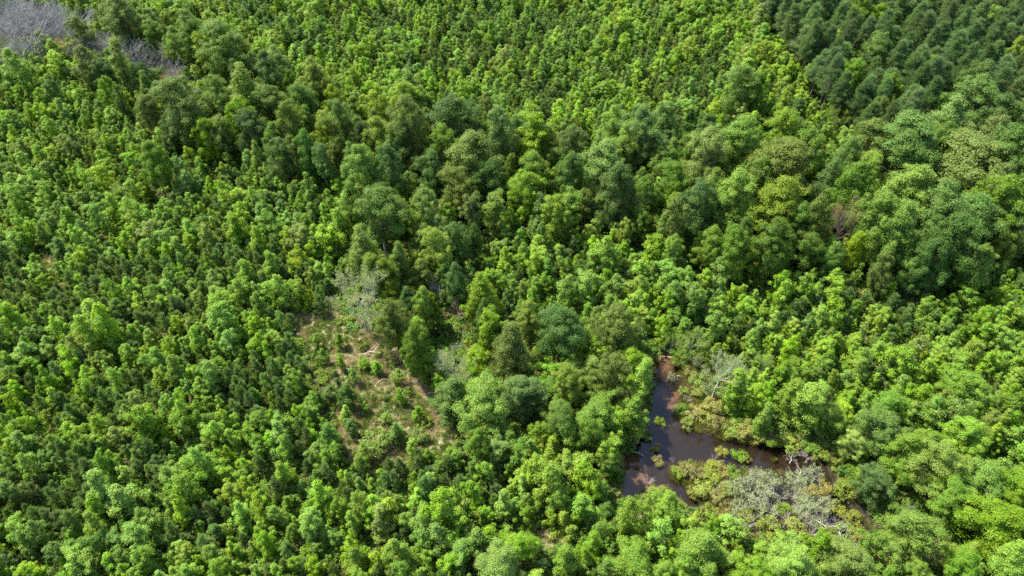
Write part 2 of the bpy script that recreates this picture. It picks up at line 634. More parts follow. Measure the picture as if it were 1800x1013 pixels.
def twig_system(g, start, dirs, lens, rads, depth, geo, spread=.55, up=.15, kids=(3, 5), tips=None, shrink=.62):
    """Repeatedly forking bare branches."""
    p, d, L, r = np.asarray(start, float), unit(np.asarray(dirs, float)), np.asarray(lens, float), np.asarray(rads, float)
    for lv in range(depth):
        mid = p + d * L[:, None] * .5 + g.normal(size=p.shape) * L[:, None] * .05
        end = p + d * L[:, None] + g.normal(size=p.shape) * L[:, None] * .08
        geo.twigs(p, mid, r, r * .78)
        geo.twigs(mid, end, r * .78, r * .55)
        if lv == depth - 1:
            if tips is not None:
                tips += [mid, end]
            break
        np_, nd, nL, nr = [], [], [], []
        k = int(g.integers(kids[0], kids[1] + 1))
        for j in range(k):
            q = g.uniform(.35, 1.0, (len(p), 1)) if j else np.ones((len(p), 1))
            np_.append(np.where(q < .5, p + (mid - p) * q * 2, mid + (end - mid) * (q - .5) * 2))
            nd.append(unit(d + spread * g.normal(size=d.shape) * (.5 if j == 0 else 1) + [0, 0, up]))
            nL.append(L * shrink * g.uniform(.75, 1.2, len(p)))
            nr.append(r * (.55 if j == 0 else .45))
        p, d, L, r = np.concatenate(np_), np.concatenate(nd), np.concatenate(nL), np.concatenate(nr)


def bare_tree(seed, H=11, leaves=0, spread=.5, up=.12):
    g = np.random.default_rng(seed)
    br, wood, crown = Geo(), Geo(), Geo()
    tp = trunk_tube(wood, g, H * .7, .17, bend=.8)
    k = 13
    z = np.sort(g.uniform(H * .26, H * .7, k))
    z[-2:] = H * .7
    a = g.random(k) * 6.283
    d = np.column_stack([np.cos(a), np.sin(a), g.uniform(.45, 1.2, k)])
    tips = []
    twig_system(g, on_trunk(tp, z), d, (H * .27) * (1.25 - .6 * z / H), np.full(k, .032 if leaves else .075), 4, br, spread=spread, tips=tips, kids=(3, 4), up=.30 if leaves else .12, shrink=.66)
    if leaves:
        t = np.concatenate(tips)
        q = t[g.integers(0, len(t), leaves)] + g.normal(size=(leaves, 3)) * .18
        crown.diamonds(q, unit(g.normal(size=(leaves, 3)) + [0, 0, .5]), .17, .10, g)
    return br, wood, crown


def bare_shrub(seed, H=1.9, leaves=0):
    g = np.random.default_rng(seed)
    br, crown = Geo(), Geo()
    k = 13
    a = g.random(k) * 6.283
    d = np.column_stack([np.cos(a), np.sin(a), g.uniform(.4, 1.6, k)])
    tips = []
    twig_system(g, np.column_stack([np.cos(a), np.sin(a), 0 * a]) * .15, d, H * g.uniform(.38, .55, k), np.full(k, .05), 4, br, spread=.5, tips=tips, kids=(3, 3), up=.1, shrink=.7)
    if leaves:
        t = np.concatenate(tips)
        q = t[g.integers(0, len(t), leaves)] + g.normal(size=(leaves, 3)) * .10
        crown.diamonds(q, unit(g.normal(size=(leaves, 3)) + [0, 0, .5]), .15, .085, g)
    return br, crown


def leafy_shrub(seed, H=1.6, Rad=1.25, n=1500, leaf=.16):
    g = np.random.default_rng(seed)
    crown, wood = Geo(), Geo()
    m = 16
    a = g.random(m) * 6.283
    rr = Rad * g.random(m) ** .5 * .75
    c = np.column_stack([rr * np.cos(a), rr * np.sin(a), H * (.35 + .4 * g.random(m)) * (1 - .35 * (rr / Rad) ** 2)])
    rad = g.uniform(.32, .55, m) * Rad * .8
    lumps_to_leaves(crown, g, c, rad, n // m, leaf, leaf * .5, unit(c + [0, 0, .2]), sub=8, up=.3)
    wood.twigs(np.zeros((m, 3)) + [0, 0, -.1], c, .03, .008)
    return crown, wood


def tuft(seed, H=.7, Rad=.35, n=90, width=.05, lean=.55):
    g = np.random.default_rng(seed)
    geo = Geo()
    a = g.random(n) * 6.283
    r = Rad * g.random(n) ** .5
    b = np.column_stack([r * np.cos(a), r * np.sin(a), np.full(n, -.05)])
    d = unit(np.column_stack([np.cos(a) * lean * r / Rad, np.sin(a) * lean * r / Rad, np.ones(n)]) + .25 * g.normal(size=(n, 3)))
    geo.needles(b, d, H * g.uniform(.6, 1.2, n), width, g)
    return geo


# ------------------------------------------------------------------ object helpers
def link(name, me, parent=None, color=None):
    o = bpy.data.objects.new(name, me)
    COL.objects.link(o)
    if parent:
        o.parent = parent
    if color is not None:
        o.color = (*color, 1)
    return o


def jitter(c, amount=.10):
    k = 1 + random.uniform(-amount, amount)
    return tuple(max(.004, v * k * (1 + random.uniform(-amount, amount) * .35)) for v in c)


def stuff_instances(name, label, meshes, colors, pts, rot, scl, idx, wood=(.13, .105, .080)):
    """ONE object that carries the uncountable rest of a kind: points with geometry-node copies of the given small meshes.
    idx chooses the mesh of each point, colors is each plant's own leaf colour."""
    coll = bpy.data.collections.new(name + '_source')
    names = []
    for k, me in enumerate(meshes):
        o = bpy.data.objects.new(f'{name}_{k:03d}', me)
        coll.objects.link(o)
        names.append(o.name)
    order = {n: i for i, n in enumerate(sorted(names))}
    remap = np.array([order[n] for n in names])
    me = bpy.data.meshes.new(name)
    me.vertices.add(len(pts))
    me.vertices.foreach_set('co', np.asarray(pts, np.float32).ravel())
    for an, vals, ty in (('turn', rot, 'FLOAT'), ('size', scl, 'FLOAT_VECTOR'), ('pick', remap[idx], 'INT')):
        a = me.attributes.new(an, ty, 'POINT')
        if ty == 'FLOAT_VECTOR':
            a.data.foreach_set('vector', np.asarray(vals, np.float32).ravel())
        elif ty == 'INT':
            a.data.foreach_set('value', np.asarray(vals, np.int32))
        else:
            a.data.foreach_set('value', np.asarray(vals, np.float32))
    a = me.attributes.new('color', 'FLOAT_COLOR', 'POINT')
    ca_ = np.asarray(colors) * rng.uniform(.9, 1.1, (len(pts), 1))
    a.data.foreach_set('color', np.column_stack([ca_, np.ones(len(pts))]).astype(np.float32).ravel())
    o = link(name, me, None, wood)
    o['kind'] = 'stuff'
    o['label'] = label
    ng = bpy.data.node_groups.new(name, 'GeometryNodeTree')
    ng.interface.new_socket('Geometry', in_out='INPUT', socket_type='NodeSocketGeometry')
    ng.interface.new_socket('Geometry', in_out='OUTPUT', socket_type='NodeSocketGeometry')
    nn, ll = ng.nodes, ng.links
    gi, go = nn.new('NodeGroupInput'), nn.new('NodeGroupOutput')
    ip = nn.new('GeometryNodeInstanceOnPoints')
    ci = nn.new('GeometryNodeCollectionInfo')
    ci.inputs['Collection'].default_value = coll
    ci.inputs['Separate Children'].default_value = True
    ci.inputs['Reset Children'].default_value = True
    ll.new(gi.outputs[0], ip.inputs['Points'])
    ll.new(ci.outputs[0], ip.inputs['Instance'])
    ip.inputs['Pick Instance'].default_value = True

    def attr(an, ty):
        q = nn.new('GeometryNodeInputNamedAttribute')
        q.data_type = ty
        q.inputs['Name'].default_value = an
        return q.outputs['Attribute']
    ll.new(attr('pick', 'INT'), ip.inputs['Instance Index'])
    cx = nn.new('ShaderNodeCombineXYZ')
    ll.new(attr('turn', 'FLOAT'), cx.inputs['Z'])
    ll.new(cx.outputs[0], ip.inputs['Rotation'])
    ll.new(attr('size', 'FLOAT_VECTOR'), ip.inputs['Scale'])
    ll.new(ip.outputs[0], go.inputs[0])
    mod = o.modifiers.new('scatter', 'NODES')
    mod.node_group = ng
    return o


# ------------------------------------------------------------------ ground and water
def axis(lo, hi, fine_lo, fine_hi, step, fine, far):
    a = list(np.arange(lo, fine_lo, step)) + list(np.arange(fine_lo, fine_hi, fine)) + list(np.arange(fine_hi, hi + step, step))
    grow, left, right = step, [], []
    x0, x1 = a[0], a[-1]
    while x1 < far or x0 > -far:
        grow *= 1.45
        x0, x1 = x0 - grow, x1 + grow
        left.insert(0, x0)
        right.append(x1)
    return np.array(left + a + right)


gx = axis(-260, 260, 16, 68, 1.6, .45, 4000)
gy = axis(30, 345, 56, 104, 1.6, .45, 4000)
X, Y = np.meshgrid(gx, gy)
Xf, Yf = X.ravel(), Y.ravel()
Zf = height(Xf, Yf)
nx, ny = len(gx), len(gy)
gm = bpy.data.meshes.new('ground')
gm.vertices.add(nx * ny)
gm.vertices.foreach_set('co', np.column_stack([Xf, Yf, Zf]).astype(np.float32).ravel())
ii = (np.arange(ny - 1)[:, None] * nx + np.arange(nx - 1)[None, :]).ravel()
quads = np.column_stack([ii, ii + 1, ii + nx + 1, ii + nx]).astype(np.int32)
gm.loops.add(quads.size)
gm.loops.foreach_set('vertex_index', quads.ravel())
gm.polygons.add(len(quads))
gm.polygons.foreach_set('loop_start', (np.arange(len(quads)) * 4).astype(np.int32))
gm.update(calc_edges=True)
gm.polygons.foreach_set('use_smooth', np.ones(len(quads), bool))
opn = openness(Xf, Yf)
dwet = poly_dist(Xf, Yf, WETLAND)
wetv = 1 - smooth(-1.0, 1.5, dwet)
mud_at = [(1164, 634, 3.6), (1176, 692, 2.6), (1184, 716, 1.6), (1108, 866, 4.6), (1110, 842, 3.6), (1106, 820, 3.4), (1112, 872, 5.0), (1153, 645, 3.0), (1100, 802, 2.6), (1186, 735, 1.4)]
silt = np.zeros(len(Xf))
for mx_, my_, mr in mud_at:
    cx_, cy_ = at(mx_, my_)
    silt = np.maximum(silt, 1 - smooth(.35, 1.1, np.hypot(Xf - cx_, Yf - cy_) / mr + (fbm(Xf, Yf, 2.5) - .5) * .9))
silt = silt * .95
for an, vals in (('open', opn), ('wet', wetv), ('silt', silt)):
    a = gm.attributes.new(an, 'FLOAT', 'POINT')
    a.data.foreach_set('value', vals.astype(np.float32))
gm.materials.append(ground_material())
ground = link('ground', gm)
ground['kind'] = 'structure'
ground['label'] = 'woodland floor with tan grassy clearing and muddy pond bed'

wx = [p[0] for p in WETLAND]
wy = [p[1] for p in WETLAND]
wmx, wmy = (min(wx) - 1, max(wx) + 1), (min(wy) - 1, max(wy) + 1)
wm = bpy.data.meshes.new('pond_water')
wm.from_pydata([(wmx[0], wmy[0], 0), (wmx[1], wmy[0], 0), (wmx[1], wmy[1], 0), (wmx[0], wmy[1], 0)], [], [(0, 1, 2, 3)])
wm.materials.append(water_material())
water = link('pond_water', wm)
water['kind'] = 'structure'
water['label'] = 'still dark brown pond water reflecting the sky'

# ------------------------------------------------------------------ prototypes
# colour classes: name -> albedo
HUE = {'B': (.120, .206, .024), 'Y': (.126, .196, .022), 'M': (.088, .160, .022), 'D': (.060, .116, .022), 'G': (.080, .146, .024),
       'O': (.098, .145, .026), 'P': (.118, .188, .034), 'R': (.140, .132, .055), 'N': (.104, .188, .022)}
HUE_WORD = {'B': 'bright green', 'Y': 'yellow-green', 'M': 'mid green', 'D': 'dark green', 'G': 'blue-green', 'O': 'olive green',
            'P': 'pale grey-green', 'R': 'rusty brown', 'N': 'fresh green'}
PINE_Y, PINE_T = (.105, .180, .048), (.076, .130, .042)
BARK_C, PALE_BARK, GREY_TWIG, TAN_WOOD = (.13, .105, .080), (.30, .27, .23), (.240, .232, .222), (.50, .40, .30)


class Proto:
    def __init__(self, kind, parts, H, W):
        """parts: [(part name, Geo, material, uses leaf colour)]"""
        self.parts = [(n, g.mesh(kind + '_' + n, [m]), leafy) for n, g, m, leafy in parts if g.v]
        self.geos = parts
        v = np.concatenate([q for n, g, m, leafy in parts if n != 'trunk' for q in g.v])
        self.W = 2 * float(np.percentile(np.hypot(v[:, 0], v[:, 1]), 95))
        self.H = float(np.percentile(v[:, 2], 99.5))
        self._join, self.kind = None, kind

    def joined(self):
        if self._join is None:
            gs = [p[1] for p in self.geos]
            self._join = Geo().mesh(self.kind + '_mass', [p[2] for p in self.geos], split=gs)
        return self._join


def tree_proto(kind, cw, H, W, mat=LEAF):
    return Proto(kind, [('crown', cw[0], mat, True), ('trunk', cw[1], BARK, False)], H, W)


FORMS_Y = ['oval', 'cone', 'oval', 'dome', 'cone', 'oval', 'column', 'oval', 'cone', 'dome']
P_YOUNG = [tree_proto('young_broadleaf_tree', broadleaf(100 + k, 6, 1.75, .10, 46, .42, 175, .172, f, .03, .07), 6, 3.5) for k, f in enumerate(FORMS_Y)]
FORMS_M = ['oval', 'dome', 'oval', 'dome', 'oval', 'dome', 'cone', 'oval']
P_TREE = [tree_proto('broadleaf_tree', broadleaf(200 + k, 17, 5, .26, 150, .98, 290, .255, f, .11, .24, .06), 17, 10) for k, f in enumerate(FORMS_M)]
P_TREE += [tree_proto('broadleaf_tree', broadleaf(260 + k, 17, 4.8, .42, 125, .98, 290, .255, f, .11, .26, .06), 17, 9.6) for k, f in enumerate(['dome', 'oval', 'dome'])]
P_NARROW = [tree_proto('broadleaf_tree', broadleaf(300 + k, 13, 2.0, .14, 90, .62, 190, .215, f, .06, .14), 13, 4.2) for k, f in enumerate(['column', 'cone', 'column'])]
P_YPINE = [tree_proto('young_pine', young_pine(400 + k, 5.5, 1.3 + .1 * k), 5.5, 2.8, NEEDLE) for k in range(5)]
P_PINE = [tree_proto('pine_tree', tall_pine(500 + k, 20, 3.0 + .2 * k, .42), 20, 6, NEEDLE) for k in range(5)]
P_SHRUB = [Proto('shrub', [('foliage', s[0], LEAF, True), ('stems', s[1], BARK, False)], 1.6, 2.5) for s in (leafy_shrub(600 + k, 1.5 + .1 * k, 1.25, 1500, .19) for k in range(5))]
P_BARE = []
for k in range(4):
    b, w, c = bare_tree(700 + k, 11, 0, .42 + .06 * k)
    P_BARE.append(Proto('bare_tree', [('branches', b, BARK, False), ('trunk', w, BARK, False)], 11, 7))
P_HALF = []
for k in range(3):
    b, w, c = bare_tree(720 + k, 11, 7000, .40)
    P_HALF.append(Proto('thin_leaved_tree', [('branches', b, BARK, False), ('trunk', w, BARK, False), ('crown', c, LEAF, True)], 11, 7))
P_BSHRUB = []
for k in range(4):
    b, c = bare_shrub(740 + k, 1.9, 0)
    P_BSHRUB.append(Proto('bare_shrub', [('branches', b, BARK, False)], 1.9, 2.6))
P_GSHRUB = []
for k in range(4):
    b, c = bare_shrub(760 + k, 1.9, 1500)
    P_GSHRUB.append(Proto('grey_shrub', [('branches', b, BARK, False), ('foliage', c, LEAF, True)], 1.9, 2.6))

# ------------------------------------------------------------------ things: collected first, labelled and linked afterwards
THINGS = []       # dicts: kind, proto, x, y, W, H, color, wood, hue, form, px, py (crown centre in the photograph)


def add(kind, proto, x, y, W, H, color, wood, look, tag=None, front=0):
    z = h1(x, y)
    zc = z + H * .65
    px, py = pix(x, y, zc)
    THINGS.append(dict(kind=kind, proto=proto, x=x, y=y, z=z, W=W, H=H, color=color, wood=wood, look=look, px=px, py=py, tag=tag,
                       score=(W * H) / slant(x, y, zc) ** 2))


def size_word(W, lo, hi):
    return 'small ' if W < lo else 'large ' if W > hi else ''


# --- larger broadleaf trees seen one by one: crown centre x, y and crown width in photograph pixels, colour, form (r round, n narrow)
BIG = """220 50 60 O|272 60 34 M|340 82 62 M|395 105 82 G|363 108 28 Y n|210 130 36 B n|150 78 34 O|440 176 72 Y|395 190 52 M|330 202 70 M|
265 216 40 O|470 146 48 D|555 156 46 Y|590 196 40 Y|510 240 58 O|540 232 40 G|575 242 42 Y|440 242 50 D|395 250 42 O|366 250 40 Y|
540 282 48 D|270 296 52 M|485 262 44 M|670 206 52 Y|715 242 72 P|800 228 86 D|880 246 62 G|850 206 34 O|935 246 50 Y n|965 266 44 Y|
1070 236 52 B|1097 266 56 P|1012 276 60 G|825 292 92 O|760 316 62 D|685 312 62 D|640 312 62 B|668 266 52 Y|635 270 44 D|930 312 58 B|
1060 305 92 G|1165 300 44 P|1120 250 70 G|1300 160 48 P|1330 168 44 M|1375 190 30 Y n|1365 236 62 B|1290 266 84 B|1238 290 84 O|
1370 308 92 O|1215 276 50 M|1525 270 74 O|1590 270 92 G|1650 240 76 P|1700 202 72 G|1750 240 62 D|1795 240 60 D|1640 272 60 M|1735 272 64 O|
1705 310 110 O|1765 292 72 D|1520 312 58 B|1582 300 82 G|1450 332 62 D|1505 45 42 B|1540 56 36 B|1530 112 48 M|1572 126 40 M|1620 150 36 B|1690 130 32 M|1730 62 30 B|1600 60 30 M|1490 152 42 M|1560 182 42 M|1705 172 50 G|1655 58 28 B|1770 122 32 B|1540 215 40 O|1640 212 34 B|
1455 8 34 B|670 388 84 G|740 382 62 M|702 410 34 D|730 408 28 Y n|640 446 66 P|765 446 62 Y|800 428 52 D|745 545 44 B|800 500 44 D|
757 545 34 Y|985 592 76 D|925 562 46 Y|850 560 48 D|1085 582 76 O|1040 660 56 P|1110 640 62 B|905 620 76 O|740 612 62 M|840 640 50 Y|
965 385 32 B n|1160 420 28 B n|920 350 52 B|1085 350 74 G|1190 400 44 O n|1220 372 64 D|1300 362 84 Y|1370 372 92 Y|1430 400 62 O|
1540 400 76 M|1600 355 92 P|1640 390 92 G|1702 402 92 G|1580 422 72 M|1672 442 84 D|1760 372 74 M|1795 400 60 M|1400 410 54 M|
1270 396 44 D|850 720 110 M|800 700 76 G|920 700 76 D|962 690 54 M|1050 742 78 M|985 730 56 M|1070 822 44 P|1000 662 54 M|875 800 36 P n|
905 972 66 N|870 1000 76 P|745 632 56 B|694 572 62 O|705 470 50 M|660 480 50 B|620 370 50 M|1500 340 70 M|1480 300 60 G|
1548 757 74 M|1640 825 84 B|1532 848 52 D|1606 945 84 P|1668 885 64 M|1742 925 84 B|1770 985 70 B|1482 992 76 P|1392 995 80 B|1240 972 84 B|
1328 700 36 B n|1385 700 42 B n|1420 712 52 B n|1452 736 54 B|1168 893 56 B|1690 690 66 B|1560 722 60 M|1300 682 44 B n|
1345 735 34 B n|1590 800 70 B|1720 845 72 M|1780 870 66 B|1110 990 70 B|1316 1015 68 B|1070 800 44 B n|1700 770 60 B|1125 660 44 B n|
980 400 30 B n|870 380 40 B n|860 330 60 D|950 420 28 M|1000 380 40 B n|1250 440 46 B|1180 450 40 B|1360 440 70 M|1300 430 50 D|1620 470 60 D|
1330 330 60 M|1420 280 60 M|480 200 50 G|600 240 60 G|700 280 46 M|780 270 60 M|1000 320 60 D|1130 360 60 M|1180 340 60 M|1740 350 70 O"""
spots = []
for e in BIG.replace('\n', '').split('|'):
    q = e.split()
    px, py, w, hue = float(q[0]), float(q[1]), float(q[2]), q[3]
    narrow = len(q) > 4
    gx0, gy0 = at(px, py, 8)
    W = w / FPX * slant(gx0, gy0, 8) * 1.04
    H = (5.0 + 1.45 * W) if not narrow else (6.0 + 1.9 * W)
    if py > 620:      # lower growth round the pond
        H = (3.2 + .95 * W) if not narrow else (4.0 + 1.45 * W)
    H = min(H, 23) * random.uniform(.93, 1.07)
    x, y = at(px, py, H * .62)
    pr = random.choice(P_NARROW if narrow else P_TREE)
    shade = .78 if py < 620 else .88         # the older trees carry darker leaves
    add('broadleaf_tree', pr, x, y, W, H, jitter([c * shade for c in HUE[hue]], .06), jitter(BARK_C, .3) if random.random() < .6 else jitter(PALE_BARK, .2),
        HUE_WORD[hue] + (' slender' if narrow else ''))
    spots.append((x, y, W))

# --- trees of the same belts between them
for px, py, w in RESERVED:
    x, y = at(px, py, 7)
    spots.append((x, y, w / FPX * slant(x, y, 6) * 1.1))
SPOT_ARR = np.array(spots)


def crowd(arr, x, y, r):
    return len(arr) and np.min(np.hypot(arr[:, 0] - x, arr[:, 1] - y) - arr[:, 2] * .30) < r


belt = []
for attempt in range(9000):
    x, y = random.uniform(-215, 215), random.uniform(48, 315)
    px, py = pix(x, y, 9.0)
    if not (-90 < px < 1890 and -60 < py < 1090):
        continue
    in_band, in_low = bool(inside(px, py, BAND)), bool(inside(px, py, LOWER))
    if not (in_band or in_low) or inside(px, py, [(-60, 0), (170, 10), (260, 75), (340, 130), (320, 175), (200, 130), (-60, 140)]):
        continue
    if poly_dist(np.array([x]), np.array([y]), WETLAND)[0] < 2.0 or openness(np.array([x]), np.array([y]))[0] > .35:
        continue
    W = random.uniform(4.5, 9.5) if in_band else random.uniform(3.4, 6.2)
    if crowd(SPOT_ARR, x, y, W * .40) or (belt and crowd(np.array(belt), x, y, W * .42)):
        continue
    if hides_open(x, y, 13.0) or hides_open(x + W * .35, y, 10.0) or hides_open(x - W * .35, y, 10.0):
        continue
    belt.append((x, y, W))
    hue = random.choices('BYMDGOP', [3, 3, 6, 5, 5, 4, 1] if in_band else [8, 2, 4, 1, 1, 1, 2])[0]
    narrow = random.random() < .15
    if narrow:
        W *= .6
    H = min(5.0 + 1.35 * W if not narrow else 6 + 1.8 * W, 22) * random.uniform(.9, 1.1)
    if in_low and not in_band:
        H *= .72
    add('broadleaf_tree', random.choice(P_NARROW if narrow else P_TREE), x, y, W, H, jitter([c * (.80 if in_band else 1) for c in HUE[hue]], .08), jitter(BARK_C, .3), HUE_WORD[hue] + (' slender' if narrow else ''))
BELT = np.array(spots + belt)

# --- pine stand in the far corner
pines = []
for attempt in range(9000):
    x, y = random.uniform(60, 290), random.uniform(150, 345)
    px, py = pix(x, y, 13.0)
    if not (1250 < px < 1900 and -70 < py < 320) or not inside(px, py, PINE):
        continue
    W = random.uniform(5.4, 7.6)
    if crowd(SPOT_ARR, x, y, 2.8) or (pines and crowd(np.array(pines), x, y, 2.5)):
        continue
    pines.append((x, y, W))
    add('pine_tree', random.choice(P_PINE), x, y, W, random.uniform(15, 22.5), jitter(PINE_T, .15), jitter((.16, .12, .10), .2), 'dark green')
PINES = np.array(pines)

# --- bare and thin-leaved trees
BARE = """62 62 60|30 40 50|95 45 50|130 50 44|20 80 44|60 95 40|110 80 40|150 45 36|5 60 44|80 30 44|45 20 40|185 95 36|245 115 36|265 125 36|300 135 44|
310 150 36|230 90 30|150 100 36|120 105 30|20 110 34|285 110 34|770 500 34|805 545 36|1475 405 50|1592 905 26|880 705 34|100 65 46|40 62 44|140 70 40|12 30 44"""
for q_ in range(75):
    tx_, ty_ = random.choice([(random.gauss(70, 60), random.gauss(62, 22)), (random.gauss(40, 40), random.gauss(40, 20)), (random.uniform(150, 330) if q_ % 2 else random.gauss(60, 60), 0 if q_ % 2 else random.gauss(60, 22))])
    if ty_ == 0:
        ty_ = 85 + (tx_ - 150) * .38 + random.gauss(0, 10)
    if tx_ > -40:
        BARE += f'|{tx_:.0f} {ty_:.0f} {random.uniform(24, 40):.0f}'
for e in BARE.replace('\n', '').split('|'):
    px, py, w = map(float, e.split())
    x, y = at(px, py, 6)
    W = w / FPX * slant(x, y, 6) * 1.2
    H = 4 + .85 * W
    k_ = random.uniform(.75, 1.3)
    col, word = (tuple(c * k_ for c in GREY_TWIG) if py < 170 else GREY_TWIG, 'bare grey')
    if (px, py) == (805, 545):
        col, word = (.24, .17, .14), 'bare brown'
    if (px, py) == (770, 500):
        col, word = (.55, .52, .48), 'bleached bare'
    if (px, py) == (1475, 405):
        col, word = (.25, .19, .135), 'reddish bare'
        H = 17
    x, y = at(px, py, H * .66)
    add('bare_tree', random.choice(P_BARE), x, y, W, H, col, jitter(col, .12), word)
THIN = "635 532 96 P|1265 655 76 P|150 72 30 M|52 46 26 M|112 84 28 O|22 96 28 O|84 88 24 M|128 40 24 M|798 650 66 P|1588 908 40 P|700 575 60 O|1400 655 40 P|318 95 44 P|1475 395 44 R|160 120 40 O|120 95 34 R|1590 640 34 P|1055 675 50 P|1470 215 40 P|640 470 50 P|1180 600 40 O|1215 605 44 P|1180 395 40 O|1340 640 30 P|215 340 30 P"
for e in THIN.split('|'):
    q = e.split()
    px, py, w, hue = float(q[0]), float(q[1]), float(q[2]), q[3]
    x, y = at(px, py, 6)
    W = w / FPX * slant(x, y, 6) * 1.15
    H = 3.5 + .85 * W
    if (px, py) == (1475, 395):
        H = 17.5
    x, y = at(px, py, H * .66)
    add('thin_leaved_tree', random.choice(P_HALF), x, y, W, H, (.135, .165, .078) if px in (635, 1265, 798) else jitter(HUE[hue], .08), jitter((.42, .40, .36) if (px, py) in ((1265, 655), (798, 650)) else (.36, .34, .29) if px == 635 else (.22, .215, .16), .12), 'thin ' + HUE_WORD[hue])

# --- marsh: grey shrubs, bare shrubs, leafy olive shrubs (x, y, width px)
GREY = """1315 872 74|1348 858 50|1290 858 40|1372 842 44|1398 862 46|1432 832 40|1345 905 50|1375 920 44|1420 886 40|1447 890 40|1330 845 36|1345 812 26|
1395 842 36|1300 890 36|1182 658 22|1205 612 36|1230 640 30|1290 912 30|1440 920 34|1360 872 36|1408 900 34|1270 862 34|1318 900 34"""
BARES = """1328 838 30|1405 880 34|1360 892 34|1312 920 30|1440 872 28|1395 800 26|1420 800 24|1182 805 12|1257 800 16|1355 772 24|1490 968 34|1208 702 16|
1170 662 30|1162 645 26|1180 680 22|1385 915 28|1430 935 26|1300 932 26|1455 905 24|1336 862 28|1416 912 28|1340 880 26|1378 866 24|1140 842 22|1128 842 16|1475 915 24"""
OLIVE = """1240 738 26|1262 748 26|1285 758 28|1308 764 30|1220 728 26|1205 745 22|1330 770 26|1196 722 22|1242 715 24|1228 690 22|1262 720 24|1300 742 26|1205 830 24|
1225 836 26|1248 842 28|1268 832 28|1288 835 24|1235 862 28|1258 880 28|1222 868 22|1275 862 22|1250 826 24|1152 786 17|1158 806 20|1160 738 18|1298 798 24|1310 802 18|
1270 792 18|1364 803 8|1343 832 8|1112 770 26|1122 758 26|1130 740 22|1105 785 22|1136 765 20|1446 862 30|1470 890 26|1485 930 26|1500 910 24|1460 940 24|1510 945 26|
1376 896 22|1395 930 30|1350 930 34|1425 870 24|1310 910 22|1190 832 22|1212 818 20|1480 865 30|1245 900 28|1270 910 26|1360 780 24|1390 786 26|1420 788 26|1440 800 24|
1195 640 26|1210 660 26|1225 672 24|1185 625 24|1200 686 16|1320 752 24|1160 628 14|1290 725 24|1275 700 24|1262 690 20|1150 870 22|1135 885 24|1165 868 20|1115 890 20"""
for e in [e_ for q_, e_ in enumerate(GREY.replace('\n', '').split('|')) if q_ % 4 != 3]:
    px, py, w = map(float, e.split())
    x, y = at(px, py, 1)
    W = w / FPX * slant(x, y, 1) * .92
    add('grey_shrub', random.choice(P_GSHRUB), x, y, W, W * .62 + .5, jitter((.17, .21, .10), .1), jitter((.40, .37, .33), .1), 'pale grey-green')
for e in BARES.replace('\n', '').split('|'):
    px, py, w = map(float, e.split())
    x, y = at(px, py, .8)
    W = w / FPX * slant(x, y, 1) * 1.05
    brown = py < 690
    add('bare_shrub', random.choice(P_BSHRUB), x, y, W, W * .55 + .4, GREY_TWIG, jitter((.20, .115, .06) if brown else (.44, .40, .36), .14), 'leafless brown' if brown else 'leafless grey')
for e in OLIVE.replace('\n', '').split('|'):
    px, py, w = map(float, e.split())
    x, y = at(px, py, .7)
    W = w / FPX * slant(x, y, 1) * 1.2
    hue = random.choice([(.120, .155, .028), (.135, .155, .032), (.105, .150, .026), (.145, .145, .042), (.085, .145, .022)])
    word = 'yellow-green' if hue[1] >= hue[0] else 'olive brown'
    add('shrub', random.choice(P_SHRUB), x, y, W, W * .5 + .35, jitter(hue, .08), jitter(BARK_C, .2), word)

# --- saplings and shrubs standing in the grassy clearing
CLEAR_TREES = """641 648 22 B|665 655 24 B|702 672 28 B|706 708 28 M|665 656 20 B|682 742 20 B|735 738 28 M|643 722 16 B|618 715 44 D|585 705 28 D|622 672 26 G|596 690 26 D|
620 764 30 D|660 790 60 O|700 780 44 M|738 770 34 O|690 640 20 O|655 700 14 O|600 650 26 M|570 640 24 M|560 615 24 M|700 760 18 B|680 700 16 O|720 690 20 O|
640 612 22 O|600 612 24 M|665 625 14 O|583 660 22 O|750 745 24 O|725 800 30 B|610 740 30 B|640 820 40 B"""
for e in CLEAR_TREES.replace('\n', '').split('|'):
    q = e.split()
    px, py, w, hue = float(q[0]), float(q[1]), float(q[2]), q[3]
    x, y = at(px, py, 1.5)
    W = w / FPX * slant(x, y, 1.5) * .92
    if hue == 'O':
        add('shrub', random.choice(P_SHRUB), x, y, W, W * .6 + .3, jitter(HUE['O'], .1), jitter(BARK_C, .2), 'olive green')
    else:
        add('young_broadleaf_tree', random.choice(P_YOUNG), x, y, W, 1.35 * W + .6, jitter(HUE[hue], .08), jitter(BARK_C, .2), HUE_WORD[hue], tag='clearing')

# --- the young plantation: rows of young broadleaf trees and young pines
PINEY = [(60, 500, 120, 60), (180, 520, 110, 50), (270, 490, 150, 45), (400, 480, 140, 50), (90, 900, 120, 70), (200, 860, 130, 80), (300, 930, 110, 60),
         (1540, 545, 110, 45), (1090, 460, 70, 40), (620, 640, 60, 60), (540, 620, 60, 40), (700, 110, 140, 40), (880, 90, 130, 60), (940, 180, 60, 50),
         (1000, 60, 100, 40), (1560, 580, 80, 30), (450, 690, 90, 60), (230, 700, 90, 40), (780, 870, 60, 40), (560, 850, 50, 40), (1250, 130, 60, 60),
         (750, 140, 80, 30), (1380, 560, 60, 30), (1700, 690, 80, 30), (640, 60, 100, 30), (1150, 100, 60, 40), (120, 560, 100, 30), (700, 830, 60, 30)]
SPACE = 2.2
ca, sa = math.cos(R(24)), math.sin(R(24))
u, v = np.meshgrid(np.arange(-420, 420) * SPACE, np.arange(-260, 300) * SPACE)
u, v = u.ravel(), v.ravel()
u = u + rng.normal(size=u.shape) * .8
v = v + rng.normal(size=v.shape) * .6
